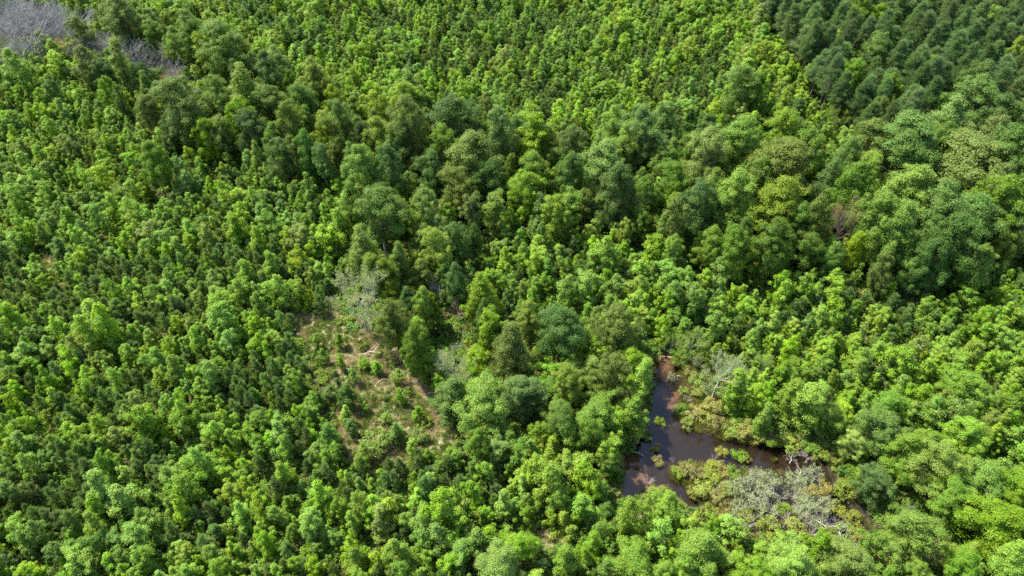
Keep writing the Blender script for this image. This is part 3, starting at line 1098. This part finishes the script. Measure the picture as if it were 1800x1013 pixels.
yx, yy = u * ca - v * sa, u * sa + v * ca + 150
ok = (yy > 42) & (yy < 345) & (np.abs(yx) < 40 + yy * .86)
yx, yy = yx[ok], yy[ok]
px, py = pix(yx, yy, 3.0)
ok = (px > -220) & (px < 1960) & (py > -110) & (py < 1150)
yx, yy, px, py = yx[ok], yy[ok], px[ok], py[ok]
ok = (poly_dist(yx, yy, WETLAND) > 1.0) & (openness(yx, yy) < .4)
THICKET = [(-60, 20), (60, 15), (170, 30), (180, 70), (240, 90), (300, 110), (330, 150), (310, 165), (230, 130), (170, 105), (100, 100), (20, 120), (-60, 120)]
in_thicket = inside(px, py, THICKET)
p9, q9 = pix(yx, yy, 9.0)
in_belt = inside(p9, q9, BAND) | inside(px, py, LOWER)
in_pine = inside(*pix(yx, yy, 12.0), PINE)
# fewer, smaller plants under the tall trees, none where a trunk stands
dist_tree = np.full(len(yx), 1e3)
for bx, by, bw in np.concatenate([BELT, PINES]):
    dist_tree = np.minimum(dist_tree, np.hypot(yx - bx, yy - by) / (bw * .5))
r1 = rng.random(len(yx))
ok &= np.where(in_belt | in_pine, (dist_tree > .9) & (r1 < .5), dist_tree > 1.0)
ok &= ~(in_thicket & (r1 < .9))
dense = fbm(yx, yy, 16)
ok &= r1 < .80 + .4 * (dense - .3)
ok &= ~hides_open(yx, yy, 5.5) & ~hides_open(yx + 1.6, yy, 3.5) & ~hides_open(yx - 1.6, yy, 3.5)
yx, yy, px, py, in_belt, in_pine = yx[ok], yy[ok], px[ok], py[ok], in_belt[ok], in_pine[ok]
pp = .10 + .50 * smooth(.50, .72, fbm(yx + 77, yy - 40, 26))
for cx, cy, rx, ry in PINEY:
    pp = np.maximum(pp, .75 * (1 - smooth(.5, 1.2, np.hypot((px - cx) / rx, (py - cy) / ry))))
pp = np.where((px > 1100) & (py > 620), pp * .35, pp)
pp = np.where(in_belt | in_pine, .05, pp)
is_pine = rng.random(len(yx)) < pp
zz = height(yx, yy)
big = fbm(yx - 31, yy + 12, 30)
Wd = np.where(is_pine, rng.uniform(2.0, 3.3, len(yx)), rng.uniform(2.3, 4.3, len(yx)) + 1.3 * smooth(.45, .75, big) + .7 * smooth(150, 260, yy))
Wd = np.where(~is_pine & (rng.random(len(yx)) < .22), Wd * .6, Wd)
Wd = Wd * np.where(is_pine, 1, np.exp(rng.normal(size=len(yx)) * .23))
Hd = np.where(is_pine, 1.75 * Wd + .6, 1.45 * Wd + .9) * rng.uniform(.85, 1.2, len(yx))
tone = fbm(yx + 5, yy + 91, 20)
score = Wd * Hd / slant(yx, yy, 3) ** 2
in_view = (px > 4) & (px < 1796) & (py > 4) & (py < 1009)
ycol = ['N', 'B', 'M', 'Y', 'G', 'D', 'O']
cw = np.array([.30, .27, .17, .12, .06, .04, .04])
# neighbours tend to be of one colour: rank of a smooth field with some scatter
ci = np.argsort(np.argsort(fbm(yx - 60, yy + 33, 13) + rng.normal(size=len(yx)) * .11)) / len(yx)
ci = np.array([0, 1, 2, 3, 4, 5, 6])[np.searchsorted(np.cumsum(cw[[5, 4, 2, 0, 1, 3, 6]]), ci * .999)]
ci = np.array([5, 4, 2, 0, 1, 3, 6])[ci]
ci = np.where(in_pine | (in_belt & (rng.random(len(yx)) < .4)), 1, ci)


def take(mask, room, margin=20):
    idx = np.where(mask & in_view & (px > margin) & (px < 1800 - margin) & (py > margin) & (py < 1013 - margin))[0]
    return idx[np.argsort(-score[idx])][:room]


ysel = take(~is_pine, 298 - sum(t['kind'] == 'young_broadleaf_tree' for t in THINGS))
psel = take(is_pine, 298)
for i in ysel:
    add('young_broadleaf_tree', P_YOUNG[rng.integers(len(P_YOUNG))], float(yx[i]), float(yy[i]), float(Wd[i]), float(Hd[i]), jitter(HUE[ycol[ci[i]]], .08),
        jitter(BARK_C, .2), HUE_WORD[ycol[ci[i]]])
for i in psel:
    add('young_pine', P_YPINE[rng.integers(len(P_YPINE))], float(yx[i]), float(yy[i]), float(Wd[i]), float(Hd[i]), jitter(PINE_Y, .12), jitter(BARK_C, .2), 'dull green')
chosen = np.zeros(len(yx), bool)
chosen[ysel] = True
chosen[psel] = True


def scatter_rest(name, label, protos, colors, mask):
    i = np.where(mask & ~chosen)[0]
    which = rng.integers(0, len(protos), len(i))
    s = np.column_stack([Wd[i] / protos[0].W, Wd[i] / protos[0].W, Hd[i] / protos[0].H])
    stuff_instances(name, label, [p.joined() for p in protos], colors[i], np.column_stack([yx[i], yy[i], zz[i]]), rng.random(len(i)) * 6.283, s, which)
    return len(i)


n1 = scatter_rest('young_broadleaf_forest', 'dense mass of small bright green broadleaf trees beyond the nearer ones', P_YOUNG, np.array([HUE[c] for c in ycol])[ci], ~is_pine)
n2 = scatter_rest('young_pine_forest', 'mass of small dull green pines between the broadleaf trees', P_YPINE,
                  np.array([PINE_Y, (.105, .165, .040)])[(rng.random(len(yx)) < .4).astype(int)], is_pine)

# what is past 300 of a tall kind, or stands just outside the view, is one mass per kind
for kind, name, label in (('broadleaf_tree', 'broadleaf_forest', 'tall broadleaf wood filling in behind and beside the nearer crowns'),
                          ('pine_tree', 'pine_forest', 'dense tall pine stand filling in behind the nearer pines')):
    ts = [t for t in THINGS if t['kind'] == kind]
    vis = sorted([t for t in ts if -25 < t['px'] < 1825 and -10 < t['py'] < 1040], key=lambda t: -t['score'])[:298]
    ids = {id(t) for t in vis}
    rest = [t for t in ts if id(t) not in ids]
    THINGS = [t for t in THINGS if t['kind'] != kind or id(t) in ids]
    if rest:
        pl = list({id(t['proto']): t['proto'] for t in rest}.values())[:4]
        for t in rest:
            if not any(t['proto'] is q for q in pl):
                t['proto'] = random.choice(pl)
        stuff_instances(name, label, [p.joined() for p in pl], [t['color'] for t in rest], [(t['x'], t['y'], t['z']) for t in rest], rng.random(len(rest)) * 6.283,
                        [(t['W'] / t['proto'].W, t['W'] / t['proto'].W, t['H'] / t['proto'].H) for t in rest],
                        np.array([[q is t['proto'] for q in pl].index(True) for t in rest]))

# ------------------------------------------------------------------ undergrowth, grass
U = np.array(np.meshgrid(np.arange(-240, 240, 1.2), np.arange(42, 330, 1.2))).reshape(2, -1)
ux, uy = U[0] + rng.normal(size=U.shape[1]) * .45, U[1] + rng.normal(size=U.shape[1]) * .45
upx, upy = pix(ux, uy, .5)
k = (upx > -160) & (upx < 1940) & (upy > -70) & (upy < 1110)
ux, uy = ux[k], uy[k]
k = (poly_dist(ux, uy, WETLAND) > -.5) & (rng.random(len(ux)) > openness(ux, uy) * .88) & (rng.random(len(ux)) < .85)
ux, uy = ux[k], uy[k]
bush = []
for q in range(4):
    c, w = leafy_shrub(800 + q, .9, .85, 420, .24)
    bush.append(c.mesh('undergrowth_bush', [LEAF]))
bcol = [(.075, .140, .020), (.100, .165, .022), (.105, .135, .030), (.055, .115, .020), (.120, .120, .045)]
bi = np.searchsorted(np.cumsum([.3, .25, .2, .17, .08]), rng.random(len(ux)) * .999)
sc = rng.uniform(.7, 1.7, len(ux)) * (1 - .55 * openness(ux, uy))
stuff_instances('undergrowth', 'low tangled green undergrowth between the trees', bush, np.array(bcol)[bi], np.column_stack([ux, uy, height(ux, uy)]),
                rng.random(len(ux)) * 6.283, np.column_stack([sc, sc, sc * rng.uniform(.6, 1.5, len(ux))]), rng.integers(0, 4, len(ux)))

tufts = [tuft(850 + q, .6, .4, 110, .05).mesh('grass_tuft', [GRASS]) for q in range(4)]
Gp = np.array(np.meshgrid(np.arange(-240, 240, .62), np.arange(42, 330, .62))).reshape(2, -1)
cxs = [p[0] for p in CLEARING]
cys = [p[1] for p in CLEARING]
near = ((Gp[0] > min(cxs) - 3) & (Gp[0] < max(cxs) + 3) & (Gp[1] > min(cys) - 3) & (Gp[1] < max(cys) + 3))
for ox, oy, rx, ry in OPEN_G:
    near |= np.hypot((Gp[0] - ox) / rx, (Gp[1] - oy) / ry) < 1.4
tx, ty = Gp[0][near], Gp[1][near]
tx, ty = tx + rng.normal(size=len(tx)) * .25, ty + rng.normal(size=len(tx)) * .25
k = (openness(tx, ty) > .25) & (rng.random(len(tx)) < .85)
tx, ty = tx[k], ty[k]
gcol = [(.33, .295, .175), (.25, .24, .11), (.15, .18, .04), (.10, .155, .03)]
grn = fbm(tx, ty, 4.5) + rng.normal(size=len(tx)) * .10
gi_ = np.digitize(grn, [.36, .46, .56])
sc = rng.uniform(.6, 1.3, len(tx))
stuff_instances('clearing_grass', 'dry tan and green grass in the clearing', tufts, np.array(gcol)[gi_], np.column_stack([tx, ty, height(tx, ty)]),
                rng.random(len(tx)) * 6.283, np.column_stack([sc] * 3), rng.integers(0, 4, len(tx)))

# broken pale sticks strewn over the clearing
sg = Geo()
sk = rng.random(len(tx)) < .035
sxk, syk = tx[sk], ty[sk]
a_ = rng.random(len(sxk)) * 6.283
ln_ = rng.uniform(.35, 1.1, len(sxk))
zk = height(sxk, syk) + .12
half = np.column_stack([np.cos(a_) * ln_, np.sin(a_) * ln_, rng.uniform(-.1, .25, len(sxk))])
cc = np.column_stack([sxk, syk, zk])
sg.twigs(cc - half, cc + half, .045, .02, 4)
sticks = link('woody_debris', sg.mesh('woody_debris', [BARK]), None, (.46, .40, .31))
sticks['kind'] = 'stuff'
sticks['label'] = 'pale broken sticks strewn over the clearing'

sedge = [tuft(870 + q, .85, .45, 120, .05, .8).mesh('sedge_tuft', [GRASS]) for q in range(4)]
Mp = np.array(np.meshgrid(np.arange(wmx[0], wmx[1], .55), np.arange(wmy[0], wmy[1], .55))).reshape(2, -1)
sx, sy = Mp[0] + rng.normal(size=Mp.shape[1]) * .22, Mp[1] + rng.normal(size=Mp.shape[1]) * .22
dw = poly_dist(sx, sy, WETLAND)
hz = height(sx, sy)
spx, spy = pix(sx, sy, .3)
thin = inside(spx, spy, [(1290, 830), (1440, 790), (1560, 900), (1540, 970), (1300, 950)])
k = (dw < 2.0) & (hz > .03) & (rng.random(len(sx)) < np.where(thin, .16, .80))
sx, sy, hz = sx[k], sy[k], hz[k]
mcol = [(.165, .165, .036), (.135, .160, .028), (.175, .160, .058), (.11, .150, .026), (.150, .125, .052)]
mi = np.clip(np.digitize(fbm(sx, sy, 5) + rng.normal(size=len(sx)) * .09, [.36, .46, .54, .64]), 0, 4)
mi = np.array([1, 0, 3, 2, 4])[mi]
sc = rng.uniform(.55, 1.25, len(sx))
stuff_instances('marsh_grass', 'yellow and brown sedge on the marshy pond banks', sedge, np.array(mcol)[mi], np.column_stack([sx, sy, hz]),
                rng.random(len(sx)) * 6.283, np.column_stack([sc] * 3), rng.integers(0, 4, len(sx)))

# ------------------------------------------------------------------ labels: look + place by the nearest landmark
MARKS = [('the dark pond', 1220, 790), ('the orange shallows', 1108, 868), ('the narrow upper pond arm', 1170, 670), ('the grassy clearing', 660, 700),
         ('the pale fallen branch', 645, 628), ('the wide grey half-bare tree', 635, 535), ('the grey marsh thicket', 1340, 870), ('the pale snag tree by the pond', 1265, 655),
         ('the rust-topped tree', 1475, 405), ('the grey bare thicket', 70, 60), ('the pine stand edge', 1440, 130), ('the pine stand tip', 1560, 225),
         ('the sandy track', 90, 490), ('the yellow-green bush patch', 435, 535), ('the sandy strip', 1480, 604), ('the brown dead tree', 805, 545),
         ('the lone dark green crown', 985, 592), ('the broad olive dome tree', 825, 292), ('the pale twin crowns', 1097, 266), ('the tall yellow-green pair', 1335, 367),
         ('the lower frame middle', 900, 985), ('the lower left corner', 30, 985), ('the lower right corner', 1770, 985), ('the left frame edge middle', 20, 690),
         ('the upper frame middle', 900, 15), ('the upper right corner', 1780, 20), ('the right frame edge middle', 1780, 610), ('the small tan patch', 305, 150),
         ('the dark pine patch', 1540, 555), ('the pine patch by the left', 200, 870), ('the leaning vine-clad trees', 1385, 700), ('the frost-topped crown', 1590, 920)]
ORD = ['nearest', 'second', 'third', 'fourth', 'fifth', 'sixth', 'seventh', 'eighth', 'ninth', 'tenth', 'eleventh', 'twelfth', 'thirteenth', 'fourteenth',
       'fifteenth', 'sixteenth', 'seventeenth', 'eighteenth', 'nineteenth', 'twentieth'] + ['twenty-' + w_ for w_ in ('first', 'second', 'third', 'fourth', 'fifth', 'sixth', 'seventh', 'eighth', 'ninth')] + ['thirtieth']
DIRS = ['right', 'upper right', 'above', 'upper left', 'left', 'lower left', 'below', 'lower right']
PREP = ['right of', 'up-right of', 'above', 'up-left of', 'left of', 'down-left of', 'below', 'down-right of']
NOUN = {'young_broadleaf_tree': 'young broadleaf tree', 'broadleaf_tree': 'tall broadleaf tree', 'young_pine': 'young pine', 'pine_tree': 'tall pine',
        'bare_tree': 'leafless tree', 'thin_leaved_tree': 'half-bare tree', 'shrub': 'leafy shrub', 'bare_shrub': 'shrub', 'grey_shrub': 'twiggy shrub'}
CAT = {'young_broadleaf_tree': 'tree', 'broadleaf_tree': 'tree', 'young_pine': 'pine', 'pine_tree': 'pine', 'bare_tree': 'tree', 'thin_leaved_tree': 'tree',
       'shrub': 'shrub', 'bare_shrub': 'shrub', 'grey_shrub': 'shrub'}
GROUP = {'young_broadleaf_tree': 'young broadleaf trees of the plantation', 'broadleaf_tree': 'tall broadleaf trees of the wood', 'young_pine': 'young pines of the plantation',
         'pine_tree': 'tall pines of the far stand', 'bare_tree': 'leafless trees', 'thin_leaved_tree': 'half-bare trees', 'shrub': 'leafy shrubs of marsh and clearing',
         'bare_shrub': 'leafless marsh shrubs', 'grey_shrub': 'grey twiggy marsh shrubs'}
MED = {}
for t in THINGS:
    MED.setdefault(t['kind'], []).append(t['W'])
MED = {k_: np.percentile(v_, [25, 75]) for k_, v_ in MED.items()}
bins = {}
for t in THINGS:
    j = min(range(len(MARKS)), key=lambda q: (MARKS[q][1] - t['px']) ** 2 + (MARKS[q][2] - t['py']) ** 2)
    dx, dy = t['px'] - MARKS[j][1], MARKS[j][2] - t['py']
    t['r'] = math.hypot(dx, dy)
    s = int(round(math.atan2(dy, dx) / (math.pi / 4))) % 8
    lo, hi = MED[t['kind']]
    sw = 'small ' if t['W'] < lo else 'large ' if t['W'] > hi else 'middling '
    bins.setdefault((t['kind'], sw + t['look'], j, s), []).append(t)
for (kind, look, j, s), ts in bins.items():
    ts.sort(key=lambda t: t['r'])
    for q, t in enumerate(ts):
        w = MARKS[j][0]
        if len(ts) == 1:
            t['label'] = f"{look} {NOUN[kind]} {PREP[s]} {w}"
        else:
            t['label'] = f"{look} {NOUN[kind]}, {ORD[min(q, 29)]} {PREP[s]} {w}"


def place(t):
    p = t['proto']
    e = bpy.data.objects.new(t['kind'], None)
    COL.objects.link(e)
    e.empty_display_size = .5
    e.location = (t['x'], t['y'], t['z'])
    e.rotation_euler = (random.uniform(-.04, .04), random.uniform(-.04, .04), random.uniform(0, 6.283))
    sxy = t['W'] / p.W
    e.scale = (sxy, sxy * random.uniform(.92, 1.08), t['H'] / p.H)
    e['label'], e['category'], e['group'] = t['label'], CAT[t['kind']], GROUP[t['kind']]
    for n, me, leafy in p.parts:
        link(n, me, e, t['color'] if leafy else t['wood'])


for t in sorted(THINGS, key=lambda t: -t['score']):
    place(t)

# ------------------------------------------------------------------ fallen wood in the clearing, on the pond and the banks


def fallen(name, label, px, py, length, ang, r=.09, forks=6, col=TAN_WOOD, depth=3, seed=0, cat='branch', group='fallen branches and logs'):
    g = np.random.default_rng(900 + seed)
    geo = Geo()
    d = np.array([[math.cos(ang), math.sin(ang), .03]])
    k = 8
    pts = np.cumsum(np.vstack([[0, 0, .12], np.column_stack([np.full(k, length / k), g.normal(size=k) * length * .03, g.normal(size=k) * .03])]), 0)
    ca_, sa_ = math.cos(ang), math.sin(ang)
    pts = np.column_stack([pts[:, 0] * ca_ - pts[:, 1] * sa_, pts[:, 0] * sa_ + pts[:, 1] * ca_, np.abs(pts[:, 2]) + .06])
    rr = r * np.linspace(1, .45, k + 1)
    geo.twigs(pts[:-1], pts[1:], rr[:-1], rr[1:], 5)
    if forks:
        i = g.integers(2, k + 1, forks)
        a = ang + g.choice([-1, 1], forks) * g.uniform(.4, 1.1, forks)
        dd = np.column_stack([np.cos(a), np.sin(a), g.uniform(.05, .4, forks)])
        twig_system(g, pts[i], dd, length * g.uniform(.18, .38, forks), np.full(forks, r * .5), depth, geo, spread=.4, kids=(2, 3), up=.0)
    x, y = at(px, py, .2)
    o = link(name, geo.mesh(name, [BARK]), None, jitter(col, .08))
    o.location = (x, y, max(h1(x, y), 0.0))
    o['label'], o['category'], o['group'] = label, cat, group


fallen('fallen_branch', 'pale forked fallen branch lying in the grassy clearing', 628, 631, 4.6, .25, .085, 7, seed=1)
fallen('fallen_branch', 'pale twiggy branch beside the olive tree at the clearing head', 676, 628, 4.0, .6, .08, 8, seed=2)
fallen('fallen_branch', 'short pale stick in the middle of the grassy clearing', 660, 686, 2.6, 1.1, .06, 3, seed=3)
fallen('fallen_branch', 'thin pale branch at the clearing edge under the olive tree', 690, 648, 3.5, -.8, .06, 5, seed=4)
fallen('fallen_log', 'short pale log at the upper edge of the grassy clearing', 578, 581, 2.2, -.15, .11, 0, cat='log', seed=5)
fallen('fallen_log', 'pale log half hidden by shrubs right of the clearing', 752, 697, 2.8, .05, .18, 0, cat='log', seed=6)
fallen('fallen_log', 'thin white log floating near the left pond bank', 1104, 800, 1.6, 2.2, .06, 0, (.6, .56, .5), cat='log', seed=7)
fallen('fallen_log', 'long thin white log floating off the left pond bank', 1112, 793, 2.2, -.55, .06, 0, (.6, .56, .5), cat='log', seed=8)
fallen('fallen_branch', 'pale branch lying across the upper end of the pond', 1166, 626, 3.0, -.1, .08, 4, (.6, .52, .42), seed=9)
fallen('fallen_branch', 'white stick across the bank right of the upper pond arm', 1190, 661, 3.0, 0, .06, 2, (.62, .57, .5), seed=10)
fallen('fallen_branch', 'bleached branch tangle among the grey marsh shrubs', 1405, 870, 5.5, 1.2, .10, 9, (.5, .46, .42), seed=11)
fallen('fallen_branch', 'bleached branch reaching out of the lower marsh', 1436, 915, 5.5, -1.2, .10, 7, (.5, .46, .42), seed=12)
fallen('fallen_branch', 'curved bare branch at the foot of the marsh by dark water', 1446, 935, 4.5, 1.7, .08, 5, (.45, .40, .36), seed=13)
fallen('fallen_branch', 'grey branch sticking out of the dark channel end', 1388, 815, 3.8, 1.0, .07, 7, (.42, .38, .35), seed=14)
fallen('fallen_branch', 'grey twig pile under the trees at the lower marsh end', 1488, 975, 4.5, 1.5, .08, 12, (.45, .41, .38), seed=15)
fallen('fallen_branch', 'bare white branch on the bank above the dark channel', 1352, 768, 2.5, 2.2, .08, 6, (.6, .55, .5), seed=16)
fallen('fallen_branch', 'white dead branch between trees below the pale slender crown', 893, 850, 4.0, 1.4, .08, 4, (.6, .55, .5), seed=17)
fallen('fallen_branch', 'dead grey branch under the big tree below the marsh', 1665, 910, 4.0, .5, .08, 5, (.5, .46, .42), seed=18)
print('THINGS', {k_: sum(t['kind'] == k_ for t in THINGS) for k_ in NOUN}, 'rest', n1, n2, 'undergrowth', len(ux), 'tufts', len(tx), len(sx))
